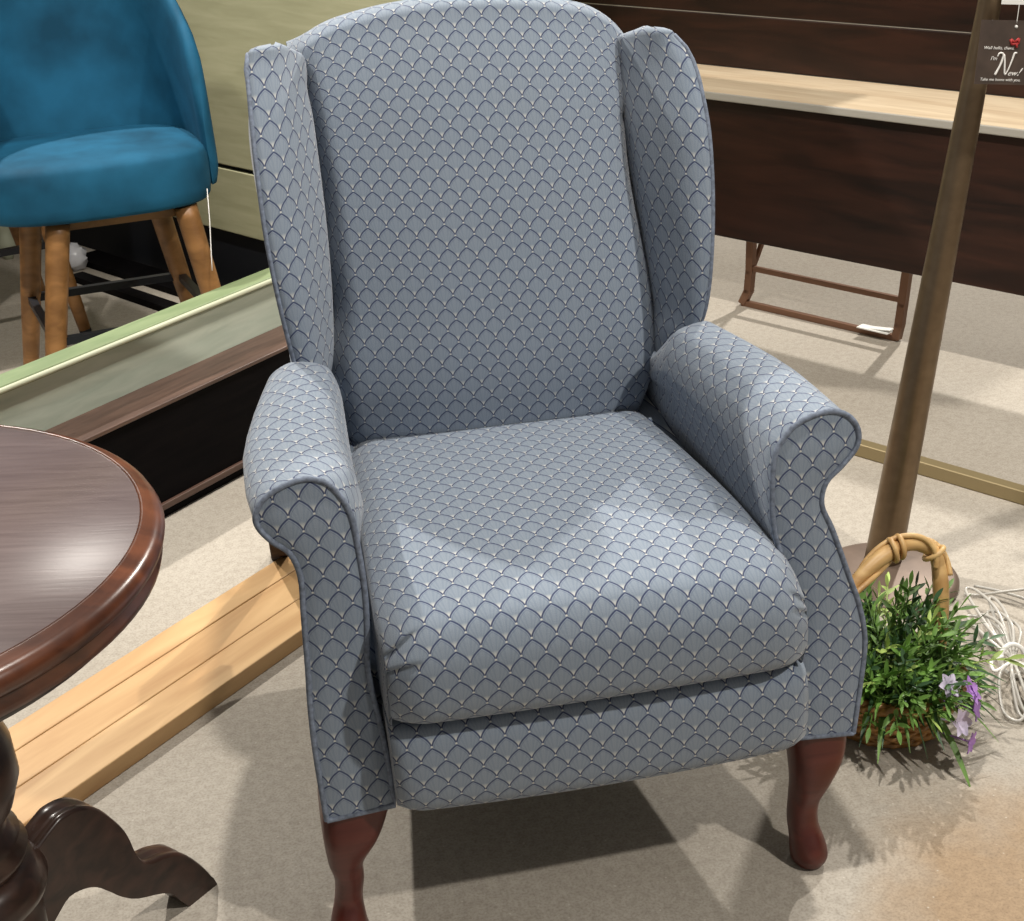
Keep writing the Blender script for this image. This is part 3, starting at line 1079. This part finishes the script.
# ------------------------------------------------------------------ olive cabinet (runs parallel to the bench)
DB = Vector((0.555, -0.832, 0)).normalized()
NB = Vector((-DB.y, DB.x, 0)) * -1     # towards the camera: (-.832,-.555)
PO = Vector((-0.667, 3.327, 0))
cab = thing('olive_dresser', 'tall olive green cabinet with a dark plinth behind the blue stool', 'cabinet', PO)
def slab(p, l0, l1, depth, z0, z1, name, mat, parent=None, bevel=0.003, front=0.0):
    return along(Vector((p[0], p[1], 0)) + NB * front, l0, l1, depth, z0, z1, name, mat, parent, bevel, DB, NB)
slab(PO, -0.95, 1.45, 0.40, 0.0, 0.195, 'plinth', 'black_paint', cab)
slab(PO, -0.95, 1.45, 0.42, 0.195, 0.382, 'drawer', 'olive', cab, front=0.012)
slab(PO, -0.95, 1.45, 0.40, 0.382, 0.394, 'rail', 'black_paint', cab)
slab(PO, -0.95, 1.45, 0.42, 0.394, 1.35, 'door', 'olive', cab, front=0.012)
slab(PO, -1.0, 1.5, 0.46, 1.35, 1.39, 'top', 'olive', cab, front=0.03)
for (p, l1, wd, lab) in (((-0.805, 3.305), 0.9, 0.10, 'black plank lying on the floor just before the dark cabinet plinth'),
                         ((-0.800, 3.090), 0.9, 0.050, 'black plank lying on the floor behind the stool, apart from the plinth')):
    o = slab(p, -0.05, l1, wd, 0.0, 0.02, 'black_plank', 'black_wood')
    tag(o, lab, 'plank', 'black planks on the floor')

# ------------------------------------------------------------------ bench on the right
PBN = Vector((1.045, 2.239, 0)) + NB * 0.10
LB0, LB1 = -0.95, 1.35
bench = thing('trestle_bench', 'dark wooden table bench with a light plank top and copper metal trestle legs', 'bench', (1.045, 2.239, 0))
slab(PBN, LB0, LB1, 0.022, 0.218, 0.585, 'front_panel', 'bench_dark', bench)
slab(PBN, LB0, LB1, 0.34, 0.585, 0.598, 'plank_top', 'bench_light', bench, front=0.008)
mb = MB()
slab(PBN, LB0, LB1, 0.006, 0.580, 0.600, 'edge_strip', 'bench_edge', bench, front=0.012)
slab(PBN, LB0, LB1, 0.03, 0.598, 0.740, 'back_board', 'bench_dark', bench, front=-0.335)
slab(PBN, LB0, LB1, 0.02, 0.740, 0.7435, 'seam_strip', 'bench_edge', bench, front=-0.337)
slab(PBN, LB0, LB1, 0.03, 0.7435, 1.02, 'back_board', 'bench_dark', bench, front=-0.335)
def bar(pts, half, name, mat, parent, r=None):
    mb = MB()
    for a, c in zip(pts, pts[1:]):
        a, c = Vector(a), Vector(c)
        dv = (c - a).normalized()
        side = dv.cross(Vector((0, 0, 1)))
        side = side.normalized() if side.length > 0.01 else DB.copy()
        up = side.cross(dv)
        mb.box((a + c) / 2, (dv, side, up), ((c - a).length / 2 + half * 0.6, half, half))
    return mb.build(name, mat, parent, bevel=0.002)
FB = Vector((1.045, 2.239, 0))
FL = (Vector((1.344, 1.848, 0)) - FB).length
def trestle(off):
    o = FB + off
    L = o + DB * 0.015
    Rr = o + DB * (FL - 0.015)
    bar([L + DB * 0.01 + Vector((0, 0, .585)), L + DB * 0.01 + Vector((0, 0, .10)), L + DB * .006 + Vector((0, 0, .045)), L - DB * 0.01 + Vector((0, 0, .012))], 0.011, 'leg', 'bronze_frame', bench)
    bar([Rr + DB * 0.05 + Vector((0, 0, .585)), Rr + DB * 0.018 + Vector((0, 0, .10)), Rr + DB * .014 + Vector((0, 0, .045)), Rr + DB * 0.008 + Vector((0, 0, .012))], 0.011, 'leg', 'bronze_frame', bench)
    bar([L - DB * 0.01 + Vector((0, 0, .008)), Rr + DB * 0.005 + Vector((0, 0, .008))], 0.008, 'foot_rail', 'bronze_frame', bench)
    bar([L + DB * 0.01 + Vector((0, 0, .112)), Rr + DB * 0.016 + Vector((0, 0, .112))], 0.007, 'stretcher', 'bronze_frame', bench)
trestle(Vector((0, 0, 0)))
bar([FB + DB * 0.02 + Vector((0, 0, .08)), FB + DB * 0.05 - NB * 0.22 + Vector((0, 0, .5))], 0.006, 'brace', 'bronze_frame', bench)
mb = MB()
c0 = FB + DB * (FL - 0.06) + NB * 0.02
mb.box((c0.x, c0.y, 0.026), (DB, NB, Vector((0, 0, 1))), (0.045, 0.016, 0.0015))
mb.box((c0.x + 0.01, c0.y - .01, 0.030), (Vector((DB.x, DB.y, .12)).normalized(), NB, Vector((-.1, .0, 1)).normalized()), (0.035, 0.012, 0.0012))
tag(mb.build('paper_scrap', 'white'), 'white paper tag lying on the copper foot rail of the bench', 'paper')

# gold base bar
PGd = Vector((0.913, 1.192, 0))
gold = thing('gold_table_base', 'slim gold metal base frame on the floor behind the lamp pole', 'table base', PGd)
slab(PGd, -0.28, 0.75, 0.03, 0.0, 0.03, 'front_bar', 'gold', gold)
mb = MB()
for l in (-0.265, 0.735):
    c = PGd + DB * l - NB * 0.03
    e = c - NB * (0.55 if l > 0 else 0.40)
    mb = MB()
    mb.box(((c.x + e.x) / 2, (c.y + e.y) / 2, 0.015), (NB, DB, Vector((0, 0, 1))), ((e - c).length / 2, 0.015, 0.015))
    if l > 0:
        mb.build('side_bar', 'gold', gold, bevel=0.002)

# ------------------------------------------------------------------ floor lamp
LX, LY = 0.732, 0.672
lamp = thing('floor_lamp', 'bronze floor lamp with round flat base and leaning tapered pole right of armchair', 'floor lamp', (LX, LY, 0))
mb = MB()
mb.lathe([(0, 0), (0.120, 0), (0.124, 0.004), (0.124, 0.012), (0.120, 0.018), (0.112, 0.021), (0.03, 0.024), (0, 0.024)], (LX, LY, 0), 64)
mb.build('base', 'lamp_base', lamp)
P_B = Vector((0.743, 0.716, 0.020))
P_T = Vector((0.854, 0.720, 0.975))
P_E = P_B.lerp(P_T, 1.45)
mb = MB()
mb.tube([P_B, P_B.lerp(P_T, .02), P_T, P_E], [0.0335, 0.0330, 0.0185, 0.0165], 28)
mb.build('pole', 'lamp', lamp)
mb = MB()
mb.lathe([(0.018, 0), (0.026, 0.004), (0.026, 0.03), (0.016, 0.05), (0.016, 0.09), (0, 0.09)], P_E, 24, axis=P_T - P_B)
mb.build('socket', 'lamp', lamp)

# power cord: runs from the base to a tied bundle on the floor
cordm = MB()
cr = 0.0027
cordm.tube(catmull([(.835, .585, .006), (.86, .575, .006), (.90, .535, .03), (.93, .50, .045), (.915, .47, .012)], 8), cr, 8)
cordm.tube(catmull([(.862, .60, .010), (.90, .56, .012), (.925, .51, .012), (.90, .45, .008)], 8), cr, 8)
random.seed(3)
tie = Vector((.788, .340, .026))
for k in range(6):
    a = lerp(-0.16, 0.22, k / 5)
    dv = Vector((math.sin(a + R(10)) , math.cos(a + R(10)), 0))
    ln = random.uniform(0.12, 0.215)
    sd = Vector((dv.y, -dv.x, 0)) * random.uniform(0.008, 0.019)
    hz = random.uniform(0.01, 0.05)
    cordm.tube(catmull([tie, tie + dv * ln * .5 + sd + Vector((0, 0, hz * .5)), tie + dv * ln * .92 + sd * .7 + Vector((0, 0, hz * .6 - .012)), tie + dv * ln - sd * .4 + Vector((0, 0, hz * .5 - .014)), tie + dv * ln * .5 - sd + Vector((0, 0, hz * .3)), tie], 7), cr, 7)
    b2 = lerp(-0.25, 0.35, k / 5)
    dv = -Vector((math.sin(b2 + R(8)), math.cos(b2 + R(8)), 0))
    ln = random.uniform(0.10, 0.155)
    sd = Vector((dv.y, -dv.x, 0)) * random.uniform(0.010, 0.026)
    cordm.tube(catmull([tie, tie + dv * ln * .5 + sd + Vector((0, 0, hz * .4)), tie + dv * ln * .92 + sd * .7 + Vector((0, 0, -.016)), tie + dv * ln - sd * .4 + Vector((0, 0, -.018)), tie + dv * ln * .5 - sd + Vector((0, 0, 0)), tie], 7), cr, 7)
cordm.v = [(x, y, max(z, 0.0032)) for x, y, z in cordm.v]
cordo = cordm.build('power_cord', 'cord', lamp)
mb = MB()
mb.tube(catmull([tie + Vector((0.022 * math.cos(a), 0.012 * math.sin(a), 0.022 * math.sin(a))) for a in [2 * PI * q / 8 for q in range(8)]], 4, closed=True), 0.004, 8, closed=True)
mb.tube(catmull([tie + Vector((-.02, 0, .01)), tie + Vector((-.045, -.01, .012)), tie + Vector((-.05, -.03, .006)), tie + Vector((-.02, -.02, .01))], 6), 0.003, 7)
mb.build('cord_tie', 'white', cordo)

# ------------------------------------------------------------------ hanging tag on the lamp
tc_ = Vector((0.8402, 0.5946, 0.9315))
tx = Vector((math.cos(R(-14)), math.sin(R(-14)), -0.055)).normalized()
tn = Vector((tx.y, -tx.x, 0.10)).normalized()       # towards the camera
tz = tn.cross(tx) * -1
if tz.z < 0:
    tz = -tz
card = thing('hanging_tag', 'brown card tag reading New! hung on the floor lamp pole', 'tag', tc_)
mmpx = 0.001505    # letter unit, about 1.5 mm
mb = MB()
TW, THh = 41 * mmpx, 31 * mmpx
mb.box(tc_, (tx, tz, tn), (TW, THh, 0.0008))
mb.build('card', 'tag', card)
def text(body, x, z, size, name, mat, shear=0.0, rot=0.0):
    cu = bpy.data.curves.new(name, 'FONT')
    cu.body = body
    cu.size = size
    cu.shear = shear
    cu.extrude = 0.0003
    cu.resolution_u = 3
    ob = bpy.data.objects.new(name, cu)
    me = bpy.data.meshes.new_from_object(ob)
    me.name = name
    bpy.data.objects.remove(ob)
    bpy.data.curves.remove(cu)
    M4 = Matrix(((tx.x, tz.x, tn.x, 0), (tx.y, tz.y, tn.y, 0), (tx.z, tz.z, tn.z, 0), (0, 0, 0, 1)))
    base = tx * x + tz * z + tn * 0.0012
    me.transform(Matrix.Translation(base) @ M4 @ Matrix.Rotation(rot, 4, 'Z'))
    o = bpy.data.objects.new(name, me)
    COL.objects.link(o)
    me.materials.append(MAT[mat])
    o.parent = card
    return o
P1 = mmpx
text('Well hello, there.', -36 * P1, 3.0 * P1, 4.3 * P1, 'lettering', 'ink', 0.3)
text("I'm", -28 * P1, -7.5 * P1, 5.5 * P1, 'lettering', 'ink', 0.3)
text('ew', -9.5 * P1, -22.0 * P1, 7.5 * P1, 'lettering', 'ink', 0.5)
text('!', -0.5 * P1, -22 * P1, 11 * P1, 'lettering', 'ink', 0.6)
text('Take me home with you.', -36 * P1, -27.5 * P1, 4.0 * P1, 'lettering', 'ink', 0.2)
mb = MB()
npts = [(-19, -1), (-17.5, 2.2), (-14, 2.5), (-13, -1), (-16, -11), (-19.5, -18.5), (-18.5, -18), (-13.5, -6), (-12, 1.5), (-10.5, -5), (-9.5, -15), (-8.5, -19), (-5.5, -14), (-2.5, -4), (-0.5, 2.8), (2, 3)]
nn_ = catmull([tc_ + tx * ((x * 0.9 - 4) * P1) + tz * ((z * 0.95 - 3.0) * P1) + tn * 0.0015 for x, z in npts], 5)
mb.tube(nn_, [0.0008 + 0.0006 * abs(math.sin(i * 0.16)) for i in range(len(nn_))], 6)
mb.build('lettering', 'ink', card)
mb = MB()
for a, c in (((-5, 12), (-1, 9)), ((-1, 9), (3, 13)), ((-5, 12), (-4, 7)), ((-4, 7), (3, 8)), ((3, 13), (3, 8)), ((1, 8), (2, 4))):
    mb.tube([tc_ + tx * ((q[0] - 5) * P1) + tz * ((q[1] + 1) * P1) + tn * 0.0014 for q in (a, c)], 0.0018, 6)
mb.build('red_ornament', 'red', card)
mb = MB()
mb.lathe([(0, 0), (0.0025, 0), (0.002, 0.0012), (0, 0.0014)], tc_ + tx * (-6 * P1) + tz * (25 * P1) + tn * 0.0008, 12, axis=tn)
mb.build('rivet', 'white', card)
mb = MB()
hook = tc_ + tx * (-6 * P1) + tz * (25 * P1)
pole_at = P_B.lerp(P_T, 1.10)
mb.tube(catmull([hook, hook + tz * 0.05, hook + tz * 0.12 - tn * 0.02, Vector((pole_at.x, pole_at.y, pole_at.z + 0.06)) + tn * 0.021], 5), 0.0006, 5)
mb.build('string', 'white', card)
wc = Vector((0.8760, 0.6438, 1.0254))
mb = MB()
mb.box(wc, (tx, tz, tn), (26 * mmpx, 21 * mmpx, 0.0006))
tag(mb.build('price_card', 'white'), 'white card hanging above the brown tag in the upper right corner', 'card')

# ------------------------------------------------------------------ basket with artificial plant
BC = Vector((0.540, 0.285, 0))
basket = thing('wicker_basket', 'low wicker basket with a bent cane handle on the floor by the lamp', 'basket', BC)
mb = MB()
for i in range(9):
    z = 0.008 + i * 0.0085
    rad = 0.085 + 0.022 * (i / 8) ** 0.8
    pts = []
    for k in range(64):
        a = 2 * PI * k / 64
        rr = rad + 0.004 * math.sin(a * 16 + PI * i)
        pts.append(BC + Vector((math.cos(a) * rr, math.sin(a) * rr, z)))
    mb.tube(pts, 0.0048, 6, closed=True)
mb.lathe([(0, 0.002), (0.086, 0.002), (0.086, 0.010), (0, 0.010)], BC, 32)
mb.build('woven_body', 'wicker', basket)
mb = MB()
for ph in (0, PI):
    pts = []
    for k in range(90):
        a = 2 * PI * k / 90
        pts.append(BC + Vector((math.cos(a) * (0.110 + 0.005 * math.cos(a * 14 + ph)), math.sin(a) * (0.110 + 0.005 * math.cos(a * 14 + ph)), 0.084 + 0.005 * math.sin(a * 14 + ph))))
    mb.tube(pts, 0.006, 7, closed=True)
mb.build('rim', 'wicker', basket)
def catv(l, n=8):
    return catmull(l, n)
HP = [(.435, .300, .075), (.447, .305, .14), (.470, .315, .188), (.516, .332, .232), (.574, .350, .254), (.620, .360, .249), (.643, .350, .225), (.643, .325, .165), (.638, .305, .09)]
hc = catv(HP)
mb = MB()
mb.tube(hc, [0.0115 + 0.0010 * math.sin(i * .5) for i in range(len(hc))], 14)
hd = mb.build('handle', 'cane', basket)
mb = MB()
for ph, a0, a1 in ((0.0, 10, 52), (2.2, 14, 50)):
    pts = []
    for i in range(a0 * 3, a1 * 3):
        t = i / 3
        j = int(t)
        if j + 1 >= len(hc):
            break
        p = hc[j].lerp(hc[j + 1], t - j)
        tg = (hc[j + 1] - hc[j]).normalized()
        n1 = Vector((0, 1, 0)) - tg * tg.y
        n1.normalize()
        n2 = tg.cross(n1)
        th = ph + t * 0.16
        pts.append(p + (n1 * math.cos(th) + n2 * math.sin(th)) * 0.0150)
    mb.tube(pts, 0.0044, 8)
# knotted turns
for j in (31, 33):
    p = hc[j]
    tg = (hc[j + 1] - hc[j - 1]).normalized()
    n1 = (Vector((0, 1, 0)) - tg * tg.y).normalized()
    n2 = tg.cross(n1)
    mb.tube([p + (n1 * math.cos(a) + n2 * math.sin(a)) * 0.0165 + tg * 0.006 * math.cos(a) for a in [2 * PI * q / 16 for q in range(16)]], 0.0042, 8, closed=True)
p = hc[46]
tg = (hc[47] - hc[45]).normalized()
n1 = (Vector((0, 1, 0)) - tg * tg.y).normalized()
n2 = tg.cross(n1)
mb.tube([p + (n1 * math.cos(a) + n2 * math.sin(a)) * 0.0165 for a in [2 * PI * q / 16 for q in range(16)]], 0.0042, 8, closed=True)
mb.build('cane_wrap', 'cane', hd)
mb = MB()
mb.tube([hc[q] for q in range(8, 15)], 0.0124, 14)
mb.build('brown_node', 'cane_brown', hd)

plant = thing('artificial_plant', 'bushy green artificial plant with violet flowers filling the wicker basket', 'plant', (BC.x, BC.y, 0.05))
def leaf(mb, p, d, ln, wd, droop=0.3, curl=0.0):
    d = Vector(d).normalized()
    side = d.cross(Vector((0, 0, 1)))
    if side.length < 0.05:
        side = Vector((1, 0, 0))
    side.normalize()
    ca = random.uniform(-0.9, 0.9)
    up = side.cross(d)
    side = side * math.cos(ca) + up * math.sin(ca)
    up = side.cross(d)
    rows = []
    n = 5
    for i in range(n + 1):
        t = i / n
        c = p + d * ln * t + Vector((0, 0, -droop * ln * t * t))
        w_ = wd * (math.sin(PI * min(1, 0.08 + t * 0.92)) ** 0.8) if i < n else 0.0004
        rows.append([c - side * w_, c + up * w_ * 0.25 * -1, c + side * w_])
    mb.grid(rows)
def sprig(mb, p, d, ln, nl, lw, ll):
    d = Vector(d).normalized()
    pts = []
    for i in range(7):
        t = i / 6
        pts.append(p + d * ln * t + Vector((0, 0, -0.22 * ln * t * t)))
    mb.tube(pts, [0.0013] * 6 + [0.0007], 5)
    for i in range(nl):
        t = 0.25 + 0.75 * i / nl
        j = min(5, int(t * 6))
        q = pts[j].lerp(pts[j + 1], t * 6 - j)
        az = i * 2.4 + random.uniform(-.4, .4)
        sd = d.orthogonal().normalized()
        sd = (Matrix.Rotation(az, 3, d) @ sd)
        leaf(mb, q, d * 0.75 + sd * 0.75, ll * random.uniform(.7, 1.2), lw * random.uniform(.8, 1.2), 0.15)
    leaf(mb, pts[-1], d + Vector((0, 0, -.2)), ll, lw, 0.2)
random.seed(11)
mid, dark, pale = MB(), MB(), MB()
for i in range(150):
    a = random.uniform(0, 2 * PI)
    el = random.choice((random.uniform(R(8), R(50)), random.uniform(R(30), R(82))))
    d = Vector((math.cos(a) * math.cos(el), math.sin(a) * math.cos(el), math.sin(el)))
    p = BC + Vector((math.cos(a) * random.uniform(0, .06), math.sin(a) * random.uniform(0, .06), 0.075))
    # the bush leans right and away
    reach = 0.108 + 0.030 * max(0, math.cos(a - R(20))) + 0.03 * math.sin(el)
    tgt = mid if random.random() < 0.62 else (dark if random.random() < 0.6 else pale)
    sprig(tgt, p, d, reach * random.uniform(.75, 1.08), 11, 0.0036, 0.030)
for i in range(70):
    a = random.uniform(R(-170), R(20))
    el = random.uniform(R(-8), R(35))
    d = Vector((math.cos(a) * math.cos(el), math.sin(a) * math.cos(el), math.sin(el)))
    p = BC + Vector((math.cos(a) * .06, math.sin(a) * .06, 0.088))
    leaf(dark if random.random() < .65 else mid, p, d, random.uniform(.07, .125), 0.0045, 0.45)
mid.build('foliage', 'leaf', plant, weld=0)
dark.build('dark_foliage', 'leaf_dark', plant, weld=0)
pale.build('pale_foliage', 'leaf_pale', plant, weld=0)
mb = MB()
for i in range(1):
    leaf(mb, BC + Vector((-.035, -.095, .115)), (0.05, -.4, -1), .055, 0.008, 0)
    leaf(mb, BC + Vector((.0, -.10, .10)), (0.35, -.5, -.55), .09, 0.006, 0.1)
    leaf(mb, BC + Vector((.02, -.11, .085)), (.15, -.6, -.4), .11, 0.005, 0.3)
mb.build('blade_leaves', 'leaf', plant, weld=0)
def flower(c, facing, size, mat):
    mb = MB()
    f = Vector(facing).normalized()
    s0 = f.orthogonal().normalized()
    for k in range(6):
        q = Matrix.Rotation(2 * PI * k / 6, 3, f) @ s0
        rows = []
        side = f.cross(q)
        for i in range(6):
            t = i / 5
            cc = Vector(c) + q * size * t + f * size * (0.65 * t - 0.35 * t * t)
            w_ = size * 0.34 * math.sin(PI * (0.1 + 0.85 * t))
            rows.append([cc - side * w_ + f * size * .08, cc, cc + side * w_ + f * size * .08])
        mb.grid(rows)
    mb.tube([Vector(c) - f * 0.04, Vector(c)], 0.0015, 5)
    return mb.build('flower', mat, plant, weld=0)
FLW = [((.597, .150, .120), (.6, -.5, .6), .022, 'petal'), ((.600, .140, .100), (.7, -.6, .2), .021, 'petal'), ((.578, .135, .082), (.4, -.8, .3), .022, 'petal_pale'), ((.588, .122, .056), (.6, -.7, .0), .018, 'petal'),
       ((.570, .160, .128), (.2, -.7, .6), .019, 'petal_pale'), ((.606, .158, .112), (.8, -.2, .4), .016, 'petal')]
for c, f, s, m_ in FLW:
    flower(c, f, s, m_)
